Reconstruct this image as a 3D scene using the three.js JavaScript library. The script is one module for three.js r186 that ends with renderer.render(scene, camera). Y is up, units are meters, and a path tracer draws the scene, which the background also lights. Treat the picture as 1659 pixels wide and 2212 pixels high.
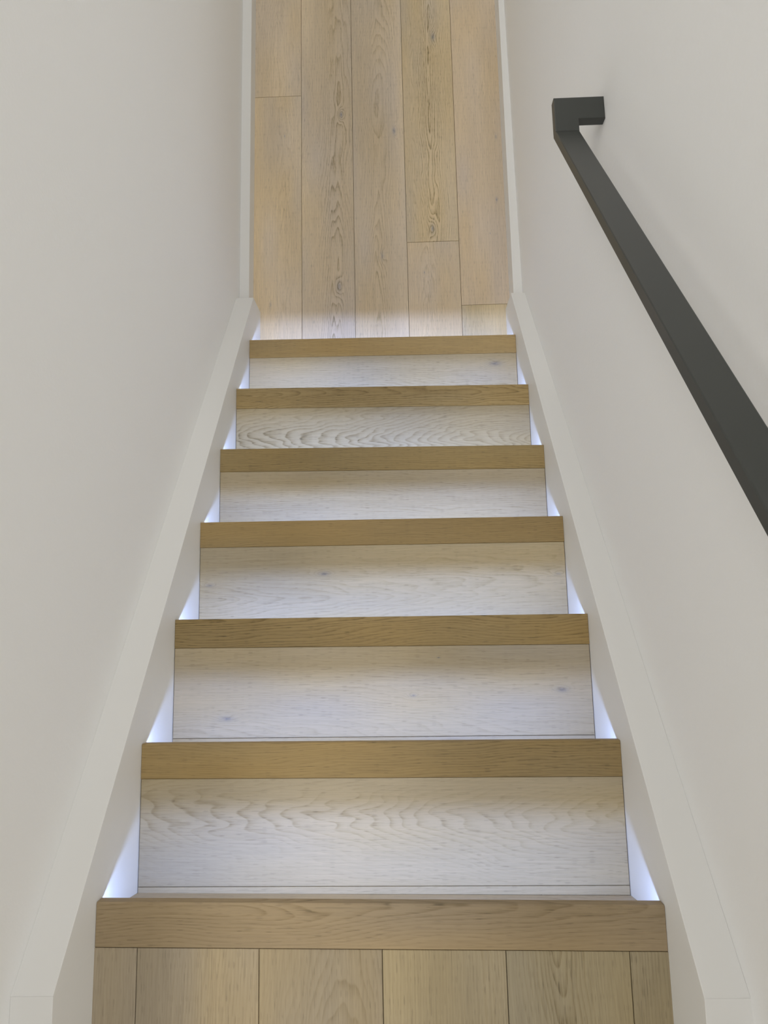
import * as THREE from 'three';
import { RectAreaLightUniformsLib } from 'three/addons/lights/RectAreaLightUniformsLib.js';

// ------------------------------------------------------------------ camera, lights, exposure
const scene = new THREE.Scene();
const camera = new THREE.PerspectiveCamera(2 * Math.atan(1106 / 1500) * 180 / Math.PI, 1659 / 2212, 0.02, 30);
camera.rotation.set(-1.4171, 0.1745, -0.1973, 'YXZ');
camera.position.set(0.0565, 1.2047, -0.4631);
scene.add(camera);
scene.background = new THREE.Color(0x000000);
const renderer = new THREE.WebGLRenderer({ antialias: true });
renderer.toneMapping = THREE.LinearToneMapping;
renderer.toneMappingExposure = 1.25;
renderer.shadowMap.enabled = true;
RectAreaLightUniformsLib.init();
const LED_NITS = 98, LED_COLOR = new THREE.Color().setRGB(0.39, 0.54, 1.0), LED_W = 0.0034;
const LAMP_NITS = 3.8, LAMP_COLOR = new THREE.Color().setRGB(1.0, 0.985, 0.955);
const CEIL = 2.45;                               // ceiling height above the upper floor
const LAMPS = [[-1.3, 0.9], [1.3, 0.9], [-1.25, -1.0], [1.25, -1.0], [-1.25, -2.7], [1.25, -2.7], [0, -3.6]];   // panel centres (x, z)
const LAMP_W = 0.6, LAMP_L = 1.2;

// ------------------------------------------------------------------ measurements (metres)
const HW = 0.46;            // half the clear width between the stringers
const WALL = 0.522;         // wall face from the stair's middle line
const RISE = 0.1793;
const FLOOR = -7 * RISE;    // lower floor level, the upper floor is 0
const NOSE_T = 0.02;        // height of a nosing's front
const Z_BACK = 2.3, Z_FAR = -4.4;
// front edge (left, right) and back joint (left, right) of every nosing, top one first
const NOSE = [
  [-0.0129, 0.0001, 0.0554, 0.0685], [-0.2310, -0.2241, -0.1659, -0.1579], [-0.4689, -0.4633, -0.4055, -0.3972],
  [-0.7138, -0.7078, -0.6486, -0.6425], [-0.9501, -0.9371, -0.8828, -0.8698], [-1.1908, -1.1771, -1.1244, -1.1102],
  [-1.4273, -1.4170, -1.3610, -1.3515]];

// ------------------------------------------------------------------ noise
function rng(seed) { let a = seed >>> 0; return () => { a = (a + 0x6D2B79F5) | 0; let t = Math.imul(a ^ (a >>> 15), 1 | a); t = (t + Math.imul(t ^ (t >>> 7), 61 | t)) ^ t; return ((t ^ (t >>> 14)) >>> 0) / 4294967296; }; }
const R0 = rng(71), TAB = new Float32Array(65536);
for (let i = 0; i < 65536; i++) TAB[i] = R0() * 2 - 1;
function vn(x, y) {                                // smooth value noise, -1..1
  const xi = Math.floor(x), yi = Math.floor(y); let fx = x - xi, fy = y - yi;
  fx = fx * fx * (3 - 2 * fx); fy = fy * fy * (3 - 2 * fy);
  const r0 = (yi & 255) << 8, r1 = ((yi + 1) & 255) << 8, a = xi & 255, b = (xi + 1) & 255;
  const p = TAB[r0 | a], q = TAB[r0 | b], r = TAB[r1 | a], s = TAB[r1 | b];
  const t = p + (q - p) * fx; return t + (r + (s - r) * fx - t) * fy;
}
const sm = (a, b, x) => { const t = Math.min(1, Math.max(0, (x - a) / (b - a))); return t * t * (3 - 2 * t); };

// ------------------------------------------------------------------ oak: u runs along the grain, v across, both in metres
function oakTexture(o) {
  const W = o.px || 1024, H = o.py || 256, len = o.len, wid = o.wid;
  const data = new Uint8Array(W * H * 4), s = o.seed * 17.31, base = o.base;
  const ring = o.ring ?? 0.0052, vc = o.vc ?? wid * 0.5, warp = o.warp ?? 0.9, grain = o.grain ?? 1, knots = o.knots || [];
  const d0 = o.d0 ?? 0.02, d1 = o.d1 ?? 0.09, mott = o.mottle ?? 1, amp0 = o.amp ?? 0.5, side = o.side ?? 0.35;
  for (let j = 0; j < H; j++) {
    const v = (j + 0.5) / H * wid;
    for (let i = 0; i < W; i++) {
      const u = (i + 0.5) / W * len;
      // rings of a leaning log cut by the board's face: long nested arches
      const vv = v - vc - (o.tilt || 0) * (u - len / 2) - 0.022 * vn(u * 1.7 + s, 3.3 + s) - 0.008 * vn(u * 5 + s, 9.1);
      const d = d0 + (d1 - d0) * u / len + 0.012 * vn(u * 2.3 + s, 40.7 + s);
      let F = Math.sqrt(vv * vv + d * d) / ring + 0.7 * vn(3.1 + s, v * 70 + s) + warp * (vn(u * 7 + s, v * 26 + s) + 0.45 * vn(u * 19 + s, v * 75 - s));
      let core = 0, halo = 0;
      for (const k of knots) {                     // [u, v, size, strength]
        const du = (u - k[0]) / (k[2] * 2.6), dv = (v - k[1]) / k[2], q = du * du + dv * dv;
        if (q < 9) { F += k[3] * 4.2 * Math.exp(-q * 0.8); const e = Math.exp(-q * 9) ; core += k[3] * e * (0.75 + 0.5 * vn(u * 260, v * 420 + s)); halo += k[3] * Math.exp(-q * 1.6); }
      }
      const f = F - Math.floor(F);
      let line = f * f * f * (1 - sm(0.86, 1, f));                        // latewood line, soft on one side
      const where = 0.5 + 0.5 * vn(u * 1.6 + s * 1.3, v * 14 + s), mid = Math.exp(-(vv * vv) / (0.045 * 0.045));
      line *= ((amp0 * mid + side) * (0.35 + 0.9 * where) + 0.55 * halo) * (0.72 + 0.55 * vn(u * 55 + s, v * 850) + 0.2 * vn(u * 120, v * 300 + s));
      const fib = vn(u * 14 + s, v * 620 + s) * 0.6 + vn(u * 46 - s, v * 1150) * 0.4;
      const pore = sm(0.42, 0.85, vn(u * 62 + s, v * 980 + s)) * (0.35 + 0.9 * line + 0.3 * where);
      const m1 = vn(u * 2.6 + s, v * 11 + 2 * s), m2 = vn(u * 4.5 - s, v * 17 + s), m3 = vn(u * 1.3 + s, v * 4 - s);
      let k = 1 - grain * (0.25 * line + 0.045 * fib + 0.15 * pore) + mott * (0.045 * m1 + 0.03 * m3) - 0.24 * core - 0.07 * halo;
      const warm = mott * (0.028 * m2) - 0.05 * halo - 0.10 * core + grain * 0.06 * line;
      const p = (j * W + i) * 4;
      data[p] = Math.max(0, Math.min(255, base[0] * k * (1 + warm * 0.5)));
      data[p + 1] = Math.max(0, Math.min(255, base[1] * k));
      data[p + 2] = Math.max(0, Math.min(255, base[2] * k * (1 - warm * 1.6)));
      data[p + 3] = 255;
    }
  }
  const t = new THREE.DataTexture(data, W, H, THREE.RGBAFormat);
  t.colorSpace = THREE.SRGBColorSpace; t.magFilter = THREE.LinearFilter; t.minFilter = THREE.LinearMipmapLinearFilter;
  t.generateMipmaps = true; t.wrapS = t.wrapT = THREE.MirroredRepeatWrapping; t.anisotropy = 8; t.needsUpdate = true;
  return t;
}
function oak(o) { const m = new THREE.MeshStandardMaterial({ map: oakTexture(o), roughness: 0.62, metalness: 0 }); m.userData.len = o.len; m.userData.wid = o.wid; return m; }

// ------------------------------------------------------------------ other materials
function plasterBump() {
  const N = 256, d = new Uint8Array(N * N * 4);
  for (let j = 0; j < N; j++) for (let i = 0; i < N; i++) {
    const q = 128 + 60 * vn(i * 0.22, j * 0.22) + 40 * vn(i * 0.5 + 50, j * 0.5), p = (j * N + i) * 4;
    d[p] = d[p + 1] = d[p + 2] = q; d[p + 3] = 255;
  }
  const t = new THREE.DataTexture(d, N, N, THREE.RGBAFormat); t.wrapS = t.wrapT = THREE.MirroredRepeatWrapping;
  t.magFilter = THREE.LinearFilter; t.minFilter = THREE.LinearMipmapLinearFilter; t.generateMipmaps = true; t.repeat.set(4, 4); t.needsUpdate = true; return t;
}
const M = {
  wall: new THREE.MeshStandardMaterial({ color: new THREE.Color().setRGB(0.90, 0.90, 0.888), roughness: 0.9, bumpMap: plasterBump(), bumpScale: 0.0003 }),
  trim: new THREE.MeshStandardMaterial({ color: new THREE.Color().setRGB(0.815, 0.815, 0.80), roughness: 0.5 }),
  ceiling: new THREE.MeshStandardMaterial({ color: new THREE.Color().setRGB(0.82, 0.81, 0.78), roughness: 0.9 }),
  subfloor: new THREE.MeshStandardMaterial({ color: new THREE.Color().setRGB(0.10, 0.075, 0.05), roughness: 0.9 }),
  side: new THREE.MeshStandardMaterial({ color: new THREE.Color().setRGB(0.42, 0.35, 0.26), roughness: 0.6 }),
  black: new THREE.MeshStandardMaterial({ color: new THREE.Color().setRGB(0.040, 0.044, 0.040), roughness: 0.36, metalness: 0.0 }),
  led: new THREE.MeshStandardMaterial({ color: 0xffffff, roughness: 0.6, emissive: LED_COLOR, emissiveIntensity: 2.0 }),
  lamp: new THREE.MeshStandardMaterial({ color: 0xffffff, roughness: 0.6, emissive: LAMP_COLOR, emissiveIntensity: 1.2 }),
  metal: new THREE.MeshStandardMaterial({ color: 0xe8e8e6, roughness: 0.45 }),
};

// ------------------------------------------------------------------ helpers
const used = {};
function numbered(name) { const n = used[name] = (used[name] ?? -1) + 1; return n ? `${name}_${String(n).padStart(3, '0')}` : name; }
function add(name, geo, mat, parent = scene) {
  const m = new THREE.Mesh(geo, mat); m.name = numbered(name); m.castShadow = m.receiveShadow = true; parent.add(m); return m;
}
function tag(o, label, category, group) { o.userData.label = label; o.userData.category = category; if (group) o.userData.group = group; return o; }
function struct(o, label, category) { o.userData.kind = 'structure'; if (label) tag(o, label, category); return o; }
function toGeo(pos, uv, idx) {
  const g = new THREE.BufferGeometry();
  g.setAttribute('position', new THREE.Float32BufferAttribute(pos, 3)); g.setAttribute('uv', new THREE.Float32BufferAttribute(uv, 2));
  g.setIndex(idx); const n = g.toNonIndexed(); n.computeVertexNormals(); return n;
}
// a profile (list of [a, b] points, anticlockwise seen from +x) lofted between two ends at x0 and x1; p0 and p1 have as many points
function loft(p0, p1, x0, x1, uvf) {
  const n = p0.length, pos = [], uv = [], idx = [];
  for (const [p, x] of [[p0, x0], [p1, x1]]) for (const [z, y] of p) { pos.push(x, y, z); uv.push(...uvf(x, y, z)); }
  for (let i = 0; i < n; i++) { const j = (i + 1) % n; idx.push(i, j, n + i, j, n + j, n + i); }
  const tri = THREE.ShapeUtils.triangulateShape(p0.map(([z, y]) => new THREE.Vector2(z, y)), []);
  for (const [a, b, c] of tri) { idx.push(a, b, c); idx.push(n + a, n + c, n + b); }
  const g = toGeo(pos, uv, idx); fixOut(g); return g;
}
function fixOut(g) {                                // turn the faces outwards if the volume comes out negative
  const p = g.attributes.position.array; let vol = 0;
  for (let i = 0; i < p.length; i += 9) vol += p[i] * (p[i + 4] * p[i + 8] - p[i + 5] * p[i + 7]) - p[i + 1] * (p[i + 3] * p[i + 8] - p[i + 5] * p[i + 6]) + p[i + 2] * (p[i + 3] * p[i + 7] - p[i + 4] * p[i + 6]);
  if (vol < 0) {
    for (const k of ['position', 'uv']) { const a = g.attributes[k], s = a.itemSize; for (let i = 0; i < a.array.length; i += 3 * s) for (let q = 0; q < s; q++) { const t = a.array[i + s + q]; a.array[i + s + q] = a.array[i + 2 * s + q]; a.array[i + 2 * s + q] = t; } }
    g.computeVertexNormals();
  }
}
// a board: four plan corners [x, z] (left-front, right-front, right-back, left-back), chamfered upper edges
function board(c, top, thick, ch, uvf) {
  const cx = (c[0][0] + c[1][0] + c[2][0] + c[3][0]) / 4, cz = (c[0][1] + c[1][1] + c[2][1] + c[3][1]) / 4;
  const pos = [], uv = [], idx = [], ring = (k, y) => { for (const [x, z] of c) { const X = x - Math.sign(x - cx) * k, Z = z - Math.sign(z - cz) * k; pos.push(X, y, Z); uv.push(...uvf(X, y, Z)); } };
  ring(ch, top); ring(0, top - ch); ring(0, top - thick);
  idx.push(0, 1, 2, 0, 2, 3, 8, 10, 9, 8, 11, 10);
  for (let r = 0; r < 2; r++) for (let i = 0; i < 4; i++) { const j = (i + 1) % 4, a = r * 4 + i, b = r * 4 + j; idx.push(a, a + 4, b, b, a + 4, b + 4); }
  const g = toGeo(pos, uv, idx); fixOut(g); return g;
}
function box(x0, x1, y0, y1, z0, z1, ch = 0.0015) {
  return board([[x0, z0], [x1, z0], [x1, z1], [x0, z1]], y1, y1 - y0, ch, (x, y, z) => [x + z, y + z * 0.0]);
}
function wallBox(x0, x1, y0, y1, z0, z1) { return board([[x0, z0], [x1, z0], [x1, z1], [x0, z1]], y1, y1 - y0, 0, (x, y, z) => [x + z, y]); }
const lerp = (a, b, t) => a + (b - a) * t;

// ------------------------------------------------------------------ the shell
const LOW = FLOOR - 0.25, ROOM = 3.0, TH = 0.12;   // a split-level room; walls of part height flank the stairs
const wallX = z => 0.523 + 0.0091 * z;      // the right wall runs slightly inwards towards the lower hall
const LEFT_TOP = 0.6, RIGHT_TOP = 0.86;
struct(add('wall_left', wallBox(-WALL - TH, -WALL, LOW, LEFT_TOP, Z_FAR, Z_BACK - 0.7), M.wall), 'off-white plastered wall on the left side of the stairs', 'wall');
struct(add('wall_right', board([[wallX(Z_FAR), Z_FAR], [WALL + TH, Z_FAR], [WALL + TH, Z_BACK - 0.7], [wallX(Z_BACK - 0.7), Z_BACK - 0.7]], RIGHT_TOP, RIGHT_TOP - LOW, 0, (x, y, z) => [x + z, y]), M.wall), 'off-white plastered wall on the right that carries the black handrail', 'wall');
struct(add('wall_back', wallBox(-ROOM - TH, ROOM + TH, -0.24, CEIL, Z_BACK, Z_BACK + TH), M.wall), 'off-white wall behind the upper landing', 'wall');
struct(add('wall_front', wallBox(-ROOM - TH, ROOM + TH, LOW, CEIL, Z_FAR - TH, Z_FAR), M.wall), 'off-white wall at the far end of the lower hall', 'wall');
struct(add('wall_left', wallBox(-ROOM - TH, -ROOM, -0.24, CEIL, Z_FAR, Z_BACK), M.wall), 'off-white outer wall of the room, left of the stairs', 'wall');
struct(add('wall_right', wallBox(ROOM, ROOM + TH, -0.24, CEIL, Z_FAR, Z_BACK), M.wall), 'off-white outer wall of the room, right of the stairs', 'wall');
struct(add('ceiling', wallBox(-ROOM - TH, ROOM + TH, CEIL, CEIL + 0.12, Z_FAR - TH, Z_BACK + TH), M.ceiling), 'flat white ceiling above the stairwell', 'ceiling');

// ------------------------------------------------------------------ floors of oak planks
const alongZ = (m, flip, ox = 0) => { const L = m.userData.len, Wd = m.userData.wid; return (x, y, z) => [(flip ? -z : z) / L + 0.0, (x - ox + y * 0.5) / Wd]; };
const PB = [222, 205, 176];                        // plank colour (sRGB)
function plank(parent, m, x0, x1, z0, z1, top, ox, zu) {
  const L = m.userData.len, Wd = m.userData.wid, g = 0.0006;
  return add('plank', board([[x0 + g, z0 + g], [x1 - g, z0 + g], [x1 - g, z1 - g], [x0 + g, z1 - g]], top, 0.014, 0.0007,
    (x, y, z) => [(zu - z) / L, (x - ox + (top - y) * 0.5) / Wd]), m, parent);
}
{
  const floor = struct(add('floor', wallBox(-WALL, WALL, LOW, FLOOR - 0.0145, Z_FAR, -1.32), M.subfloor), 'pale oak plank floor of the lower hall at the foot of the stairs', 'floor');
  const X = [-WALL, -0.3027, -0.1017, 0.0987, 0.2964, WALL], N = -1.34, E = Z_FAR;
  // texture u starts at z = -1.34 and runs away from the stairs; v starts at the plank's left edge
  const mk = (seed, o) => oak({ seed, len: 1.75, wid: 0.22, base: PB, px: 1536, py: 384, ...o });
  const c0a = mk(11, { base: [220, 201, 171], amp: 0.25, side: 0.22, vc: 0.14, knots: [[1.0, 0.153, 0.003, 0.8], [0.3, 0.1, 0.008, 0.4]] });
  const c0b = mk(12, { base: [223, 204, 175], amp: 0.3, side: 0.2, vc: 0.13 });
  const c1 = mk(13, { base: [217, 200, 175], amp: 1.05, side: 0.3, vc: 0.135, d0: 0.03, d1: 0.1, warp: 0.7, knots: [[1.083, 0.157, 0.010, 0.9], [0.364, 0.14, 0.014, 0.7]] });
  const c2 = mk(14, { base: [219, 202, 177], amp: 0.85, side: 0.2, vc: 0.1, d0: 0.02, d1: 0.085, warp: 0.6, knots: [[1.004, 0.162, 0.011, 0.8], [0.482, 0.106, 0.013, 0.45]] });
  const c3a = mk(15, { base: [217, 199, 173], amp: 0.3, side: 0.35, vc: 0.06, knots: [[0.409, 0.063, 0.003, 1.0]] });
  const c3b = mk(16, { base: [214, 196, 165], amp: 1.7, side: 0.45, vc: 0.11, d0: 0.045, d1: 0.004, warp: 0.9, ring: 0.0058, knots: [[0.586, 0.10, 0.013, 0.75], [1.411, 0.126, 0.015, 0.8]] });
  const c4a = mk(17, { base: [208, 192, 162], amp: 0.2, side: 0.7, vc: 0.3, warp: 0.5 });
  const c4b = mk(18, { base: [221, 202, 176], amp: 0.2, side: 0.2, vc: 0.25, knots: [[0.697, 0.15, 0.006, 0.9], [0.963, 0.159, 0.008, 0.5], [0.559, 0.119, 0.002, 1.0]] });
  const put = (m, i, z1, z0) => plank(floor, m, X[i], X[i + 1], z0, z1, FLOOR, X[i], N);
  put(c0a, 0, N, -2.5134); put(c0b, 0, -2.5134, E);
  put(c1, 1, N, -3.2); put(c0b, 1, -3.2, E);
  put(c2, 2, N, -3.35); put(c1, 2, -3.35, E);
  put(c3a, 3, N, -1.8732); put(c3b, 3, -1.8732, -3.6); put(c2, 3, -3.6, E);
  put(c4a, 4, N, -1.6135); put(c4b, 4, -1.6135, -3.1); put(c0a, 4, -3.1, E);
}
{
  const land = struct(add('floor', wallBox(-WALL, WALL, -0.24, -0.0145, 0.075, Z_BACK), M.subfloor), 'oak plank floor of the upper landing behind the topmost nosing', 'floor');
  for (const sx of [-1, 1]) struct(add('floor', sx < 0 ? wallBox(-ROOM, -WALL - TH, -0.24, 0, Z_FAR, Z_BACK) : wallBox(WALL + TH, ROOM, -0.24, 0, Z_FAR, Z_BACK), M.side),
    sx < 0 ? 'plain oak-coloured floor beyond the left wall' : 'plain oak-coloured floor beyond the right wall', 'floor');
  const X = [-WALL, -0.3903, -0.1918, 0.0066, 0.2040, 0.3993, WALL];
  const mk = (seed, o) => oak({ seed, len: 1.2, wid: 0.22, base: [194, 178, 149], px: 1536, py: 384, ...o });
  const ms = [mk(21, { amp: 0.2, side: 0.3, vc: 0.3, base: [176, 161, 135] }), mk(22, { amp: 0.3, side: 0.4, vc: -0.05, warp: 0.6, base: [173, 158, 132] }),
    mk(23, { amp: 0.9, side: 0.3, vc: 0.14, d0: 0.085, d1: 0.01, base: [163, 148, 121] }), mk(24, { amp: 0.3, side: 0.4, vc: 0.24, warp: 0.6, base: [170, 156, 127] }),
    mk(25, { amp: 0.9, side: 0.3, vc: 0.1, d0: 0.01, d1: 0.09, base: [166, 153, 124] }), mk(26, { amp: 0.3, side: 0.6, vc: -0.1, warp: 0.6, base: [164, 151, 123] })];
  const zf = x => lerp(NOSE[0][2], NOSE[0][3], (x + HW) / (2 * HW)) + 0.0008;
  ms.forEach((m, i) => {
    const L = m.userData.len, Wd = m.userData.wid, x0 = X[i] + 0.0005, x1 = X[i + 1] - 0.0005;
    add('plank', board([[x0, zf(x0)], [x1, zf(x1)], [x1, Z_BACK], [x0, Z_BACK]], 0, 0.014, 0.0008, (x, y, z) => [z / L, (x - X[i] - y * 0.5) / Wd]), m, land);
  });
}

// ------------------------------------------------------------------ skirting boards of both floors
function skirting(name, s, xi, y0, y1, z0, z1, label) {
  const g = s < 0 ? box(-WALL, -xi, y0, y1, z0, z1, 0.0006) : box(xi, WALL + 0.03, y0, y1, z0, z1, 0.0006);
  struct(add(name, g, M.trim), label, 'baseboard');
}
skirting('baseboard_left', -1, 0.4868, FLOOR, FLOOR + 0.075, Z_FAR, -1.6115, 'white baseboard along the left wall of the lower hall');
skirting('baseboard_right', 1, 0.4765, FLOOR, FLOOR + 0.088, Z_FAR, -1.5929, 'white baseboard along the right wall of the lower hall');
skirting('baseboard_left', -1, HW, 0, 0.134, 0.0618, Z_BACK, 'white baseboard on the left of the upper landing, above the left stringer');
skirting('baseboard_right', 1, HW, 0, 0.134, 0.0698, Z_BACK, 'white baseboard on the right of the upper landing, above the right stringer');

// ------------------------------------------------------------------ the staircase
const stairs = new THREE.Group(); stairs.name = 'staircase'; scene.add(stairs);
tag(stairs, 'straight flight of pale oak stairs with golden nosings between white stringers, lit beneath each nosing', 'staircase');
function stringer(s, zk, ze, yEnd) {
  const c = 0.0008, yk = 0.134;
  const prof = [[zk, yk], [ze, yEnd], [ze, FLOOR], [-1.30, FLOOR], [zk, -0.24]];
  const a = s < 0 ? -WALL + 0.0002 : HW, b = s < 0 ? -HW : WALL - 0.0002;
  const inset = prof.map(([z, y], i) => (i < 2 ? [z, y - c] : [z, y]));
  // inner arris slightly eased: three sections across the thickness
  const uvf = (x, y, z) => [z + x, y];
  const inner = s < 0 ? b : a, dir = s < 0 ? -1 : 1, outer = s < 0 ? a : b;
  const secs = [[inset, inner], [prof, inner + dir * c], [prof, outer]];
  const n = prof.length, pos = [], uv = [], idx = [];
  for (const [p, x] of secs) for (const [z, y] of p) { const X = s > 0 && x === outer ? wallX(z) - 0.0003 : x; pos.push(X, y, z); uv.push(...uvf(X, y, z)); }
  for (let k = 0; k < 2; k++) for (let i = 0; i < n; i++) { const j = (i + 1) % n, o = k * n; idx.push(o + i, o + j, o + n + i, o + j, o + n + j, o + n + i); }
  for (const [p, q, r] of THREE.ShapeUtils.triangulateShape(prof.map(([z, y]) => new THREE.Vector2(z, y)), [])) { idx.push(p, q, r); idx.push(2 * n + p, 2 * n + r, 2 * n + q); }
  const g = toGeo(pos, uv, idx); fixOut(g);
  return add('stringer', g, M.trim, stairs);
}
stringer(-1, 0.0617, -1.6110, -1.1330).userData.label = 'white stringer on the left wall';
stringer(1, 0.0697, -1.5924, -1.1247).userData.label = 'white stringer on the right wall';

const GAP = 0.0012;
const NB = [[163, 144, 114], [155, 133, 90], [155, 133, 89], [160, 137, 93], [165, 143, 97], [172, 149, 103], [177, 153, 108]];
NOSE.forEach(([fl, fr, bl, br], i) => {
  const y = -RISE * i, x0 = -HW + GAP * 0.5, x1 = HW - GAP * 0.5;
  // nosing: a solid oak strip with a slot routed in its underside for the LED tape
  const led = [[0.0130, 0.0135], [0.0142, 0.0135], [0.0142, 0.0135], [0.0142, 0.0135], [0.0160, 0.0115], [0.0160, 0.0115], [0.0160, 0.0115]][i];   // behind the front, above the underside
  const yl = y - NOSE_T + led[1], sl = yl + 0.001;
  const prof = (f, b) => [[f, y - 0.0016], [f + 0.0016, y], [b - 0.0010, y], [b, y - 0.0012], [b, y - NOSE_T], [f + 0.0190, y - NOSE_T], [f + 0.0190, sl],
    [f + 0.0045, sl], [f + 0.0045, y - NOSE_T], [f + 0.0012, y - NOSE_T], [f, y - NOSE_T + 0.0012]];
  const m = oak({ seed: 40 + i, len: 1.0, wid: 0.1, base: NB[i], px: 1536, py: 192, vc: [0.03, -0.05, 0.02, -0.1, 0.12, 0.05, 0.14][i], amp: i === 0 ? 0.9 : 0.8, side: i === 0 ? 0.25 : 0.8, grain: i === 0 ? 0.85 : 1.15, warp: 0.9, ring: 0.005, mottle: 1.1, d0: 0.01, d1: 0.05 });
  const nose = add('nosing', loft(prof(fl, bl), prof(fr, br), x0, x1, (x, yy, z) => [(x + HW) / 1.0, (z - lerp(fl, fr, (x + HW) / (2 * HW)) - (yy - y)) / 0.1 + 0.2]), m, stairs);
  // LED tape in the slot, with its light
  const ang = Math.atan2(fr - fl, 2 * HW), zc = (fl + fr) / 2 + led[0], xl = -HW + 0.008, xr = HW - 0.020;
  const strip = new THREE.BoxGeometry(xr - xl, 0.0010, LED_W); strip.rotateY(-ang); strip.translate((xl + xr) / 2, yl + 0.0004, zc + ((xl + xr) / 2) * Math.tan(ang));
  add('led_strip', strip, M.led, nose).userData.label = 'thin white LED strip under the nosing';
  const l = new THREE.RectAreaLight(LED_COLOR, LED_NITS * [1.06, 1.1, 1.25, 1.4, 1.5, 1.5, 1.3][i], xr - xl, LED_W);
  l.name = numbered('led_light'); l.position.set((xl + xr) / 2, yl - 0.0004, zc + ((xl + xr) / 2) * Math.tan(ang)); l.rotation.set(-Math.PI / 2, 0, 0); l.rotation.z = -ang; l.castShadow = true; scene.add(l);
  // riser below it, leaning back towards its foot
  const yb = -RISE * (i + 1), T = 0.012;
  const rp = f => [[f + 0.0285, y - NOSE_T - 0.0003], [f + 0.0515, yb], [f + 0.0515 + T, yb], [f + 0.0285 + T, y - NOSE_T - 0.0003]];
  const rm = oak({ seed: 60 + i, len: 1.0, wid: 0.22, base: [196, 182, 160], px: 512, py: 128, amp: 0.4, side: 0.3 });
  add('riser', loft(rp(fl), rp(fr), x0, x1, (x, yy, z) => [x + HW, (y - yy) / 0.22]), rm, stairs);
});
const TREAD = [
  { seed: 81, base: [175, 162, 136], vc: 0.155, amp: 0.95, side: 0.22, warp: 1.1, d0: 0.17, d1: 0.02, ring: 0.0062 },
  { seed: 82, base: [177, 164, 140], vc: 0.02, amp: 0.3, side: 0.3, warp: 0.9, knots: [[0.855, 0.123, 0.009, 0.7], [0.12, 0.067, 0.010, 0.6], [0.53, 0.113, 0.005, 0.6], [0.588, 0.194, 0.002, 1]] },
  { seed: 83, base: [177, 164, 138], vc: 0.09, amp: 0.35, side: 0.35, warp: 0.8, knots: [[0.316, 0.149, 0.009, 0.8], [0.026, 0.124, 0.007, 0.6], [0.9, 0.14, 0.006, 0.4]] },
  { seed: 84, base: [180, 166, 139], vc: -0.02, amp: 0.5, side: 0.7, warp: 1.0, ring: 0.0046 },
  { seed: 85, base: [179, 164, 133], vc: 0.12, amp: 1.0, side: 0.75, warp: 1.2, ring: 0.0062, d0: 0.17, d1: 0.012 },
  { seed: 86, base: [186, 172, 145], vc: 0.1, amp: 0.5, side: 0.4, warp: 1.4, knots: [[0.846, 0.183, 0.015, 0.8]] }];
TREAD.forEach((o, k) => {
  const i = k + 1, y = -RISE * i, [fl, fr, bl, br] = NOSE[i], [ul, ur] = NOSE[i - 1], x0 = -HW + GAP, x1 = HW - GAP, g = 0.0004;
  const m = oak({ len: 1.0, wid: 0.22, px: 2048, py: 448, grain: 0.85, ...o });
  const wl = bl + 0.1945, wr = br + 0.1925, uvf = (x, yy, z) => [x + HW, 1 - (z - lerp(bl, br, (x + HW) / (2 * HW)) + (y - yy)) / 0.22];
  const tread = add('tread', board([[x0, bl + g], [x1, br + g], [x1, wr - g], [x0, wl - g]], y, NOSE_T, 0.0010, uvf), m, stairs);
  add('filler_strip', board([[x0, wl + g], [x1, wr + g], [x1, ur + 0.0512], [x0, ul + 0.0512]], y - 0.0002, NOSE_T, 0.0005, (x, yy, z) => [x + HW + 0.13, (z + y - yy) / 0.22]), m, tread);
});

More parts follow.
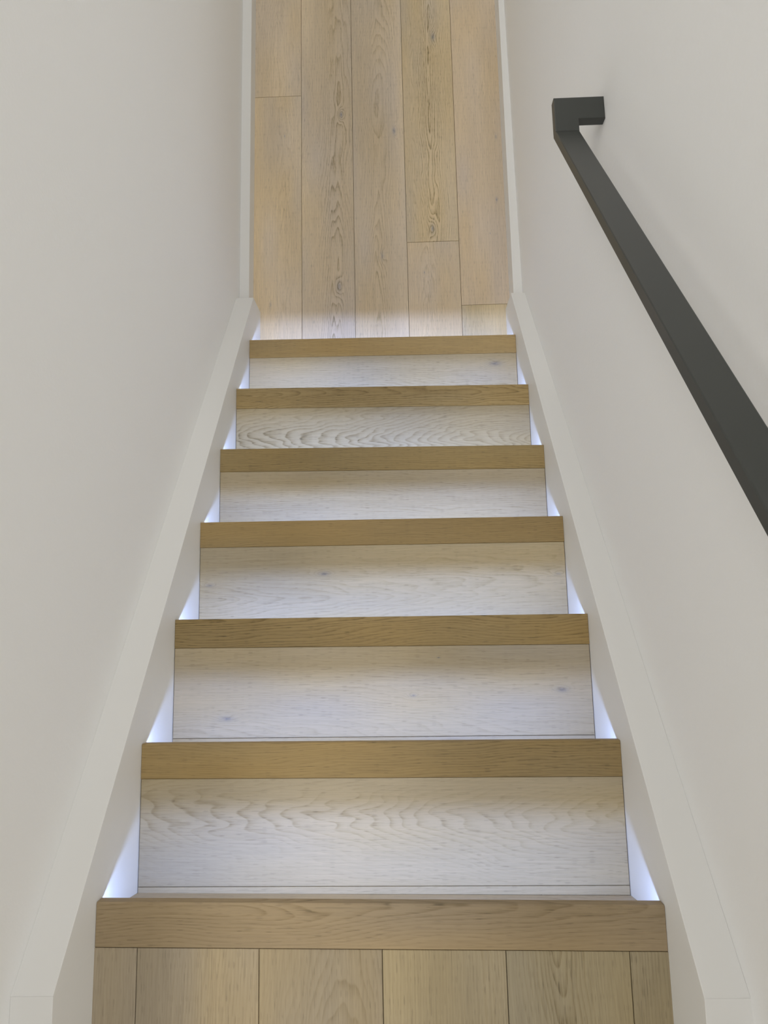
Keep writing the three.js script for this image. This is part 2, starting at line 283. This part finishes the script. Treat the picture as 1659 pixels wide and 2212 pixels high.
// ------------------------------------------------------------------ the handrail
const rail = new THREE.Group(); rail.name = 'handrail'; rail.position.set(0.509, -0.1606 + 0.745 * 1.5, 0); scene.add(rail);
tag(rail, 'matte black flat-section metal handrail running down the right wall', 'handrail');
{
  const xr = 0.4528, w = 0.0506, t = 0.0226, S = 0.745, ya = z => -0.1606 + S * (z + 1.5), c = 0.0016;
  const X0 = xr - w, X1 = xr;
  const P = (x, y, z) => [x - rail.position.x, y - rail.position.y, z];
  // a bar's cross-section around (top face between X0 and X1) with eased edges, swept through stations [z, yTop]
  const sec = [[X0, -c], [X0 + c, 0], [X1 - c, 0], [X1, -c], [X1, -t + c], [X1 - c, -t], [X0 + c, -t], [X0, -t + c]];
  const sweep = st => {
    const n = sec.length, pos = [], uv = [], idx = [];
    for (const [z, y] of st) for (const [x, d] of sec) { pos.push(...P(x, y + d, z)); uv.push(x, z); }
    for (let k = 0; k + 1 < st.length; k++) for (let i = 0; i < n; i++) { const j = (i + 1) % n, o = k * n; idx.push(o + i, o + j, o + n + i, o + j, o + n + j, o + n + i); }
    const e = (st.length - 1) * n; for (let i = 1; i + 1 < n; i++) { idx.push(0, i + 1, i); idx.push(e, e + i, e + i + 1); }
    const g = toGeo(pos, uv, idx); fixOut(g); return g;
  };
  const zk = -1.4775, L = 0.0797, b = 0.0513, zu = -0.36;
  add('rail', sweep([[zk, ya(zk)], [zu, ya(zu)]]), M.black, rail);
  // level end piece turned into the wall: an L in plan
  const ell = (pts, y) => {
    const sh = new THREE.Shape(pts.map(([x, z]) => new THREE.Vector2(x, -z)));
    const g = new THREE.ExtrudeGeometry(sh, { depth: t - 2 * c, bevelEnabled: true, bevelThickness: c, bevelSize: c, bevelOffset: -c, bevelSegments: 2 });
    g.rotateX(-Math.PI / 2); g.translate(-rail.position.x, y - t + c - rail.position.y, 0); return g;
  };
  const Wl = wallX(zk - L), Wu = wallX(zu + L);
  add('wall_return', ell([[X0, zk], [X1, zk], [X1, zk - L + b], [Wl, zk - L + b], [Wl, zk - L], [X0, zk - L]], ya(zk)), M.black, rail).userData.label = 'level end of the handrail turned into the wall';
  add('wall_return', ell([[X0, zu], [X1, zu], [X1, zu + L - b], [Wu, zu + L - b], [Wu, zu + L], [X0, zu + L]], ya(zu)), M.black, rail);
}

// ------------------------------------------------------------------ ceiling lamps
LAMPS.forEach(([x, z], i) => {
  const g = new THREE.Group(); g.name = numbered('ceiling_light'); g.position.set(x, CEIL, z); scene.add(g);
  tag(g, 'slim white ceiling panel light ' + ['at the landing end, left of the stairs', 'at the landing end, right of the stairs', 'left of the middle of the stairs',
    'right of the middle of the stairs', 'left of the lower hall', 'right of the lower hall', 'straight above the lower hall'][i], 'light');
  const fr = box(-LAMP_W / 2 - 0.02, LAMP_W / 2 + 0.02, -0.03, 0, -LAMP_L / 2 - 0.02, LAMP_L / 2 + 0.02, 0.002); add('frame', fr, M.metal, g);
  const df = new THREE.BoxGeometry(LAMP_W, 0.004, LAMP_L); df.translate(0, -0.032, 0); add('diffuser', df, M.lamp, g);
  const l = new THREE.RectAreaLight(LAMP_COLOR, LAMP_NITS, LAMP_W, LAMP_L); l.name = numbered('ceiling_lamp_light');
  l.position.set(x, CEIL - 0.036, z); l.rotation.set(-Math.PI / 2, 0, 0); l.castShadow = true; scene.add(l);
});

scene.traverse(o => { if (o.isMesh) o.castShadow = o.receiveShadow = true; });
renderer.render(scene, camera);
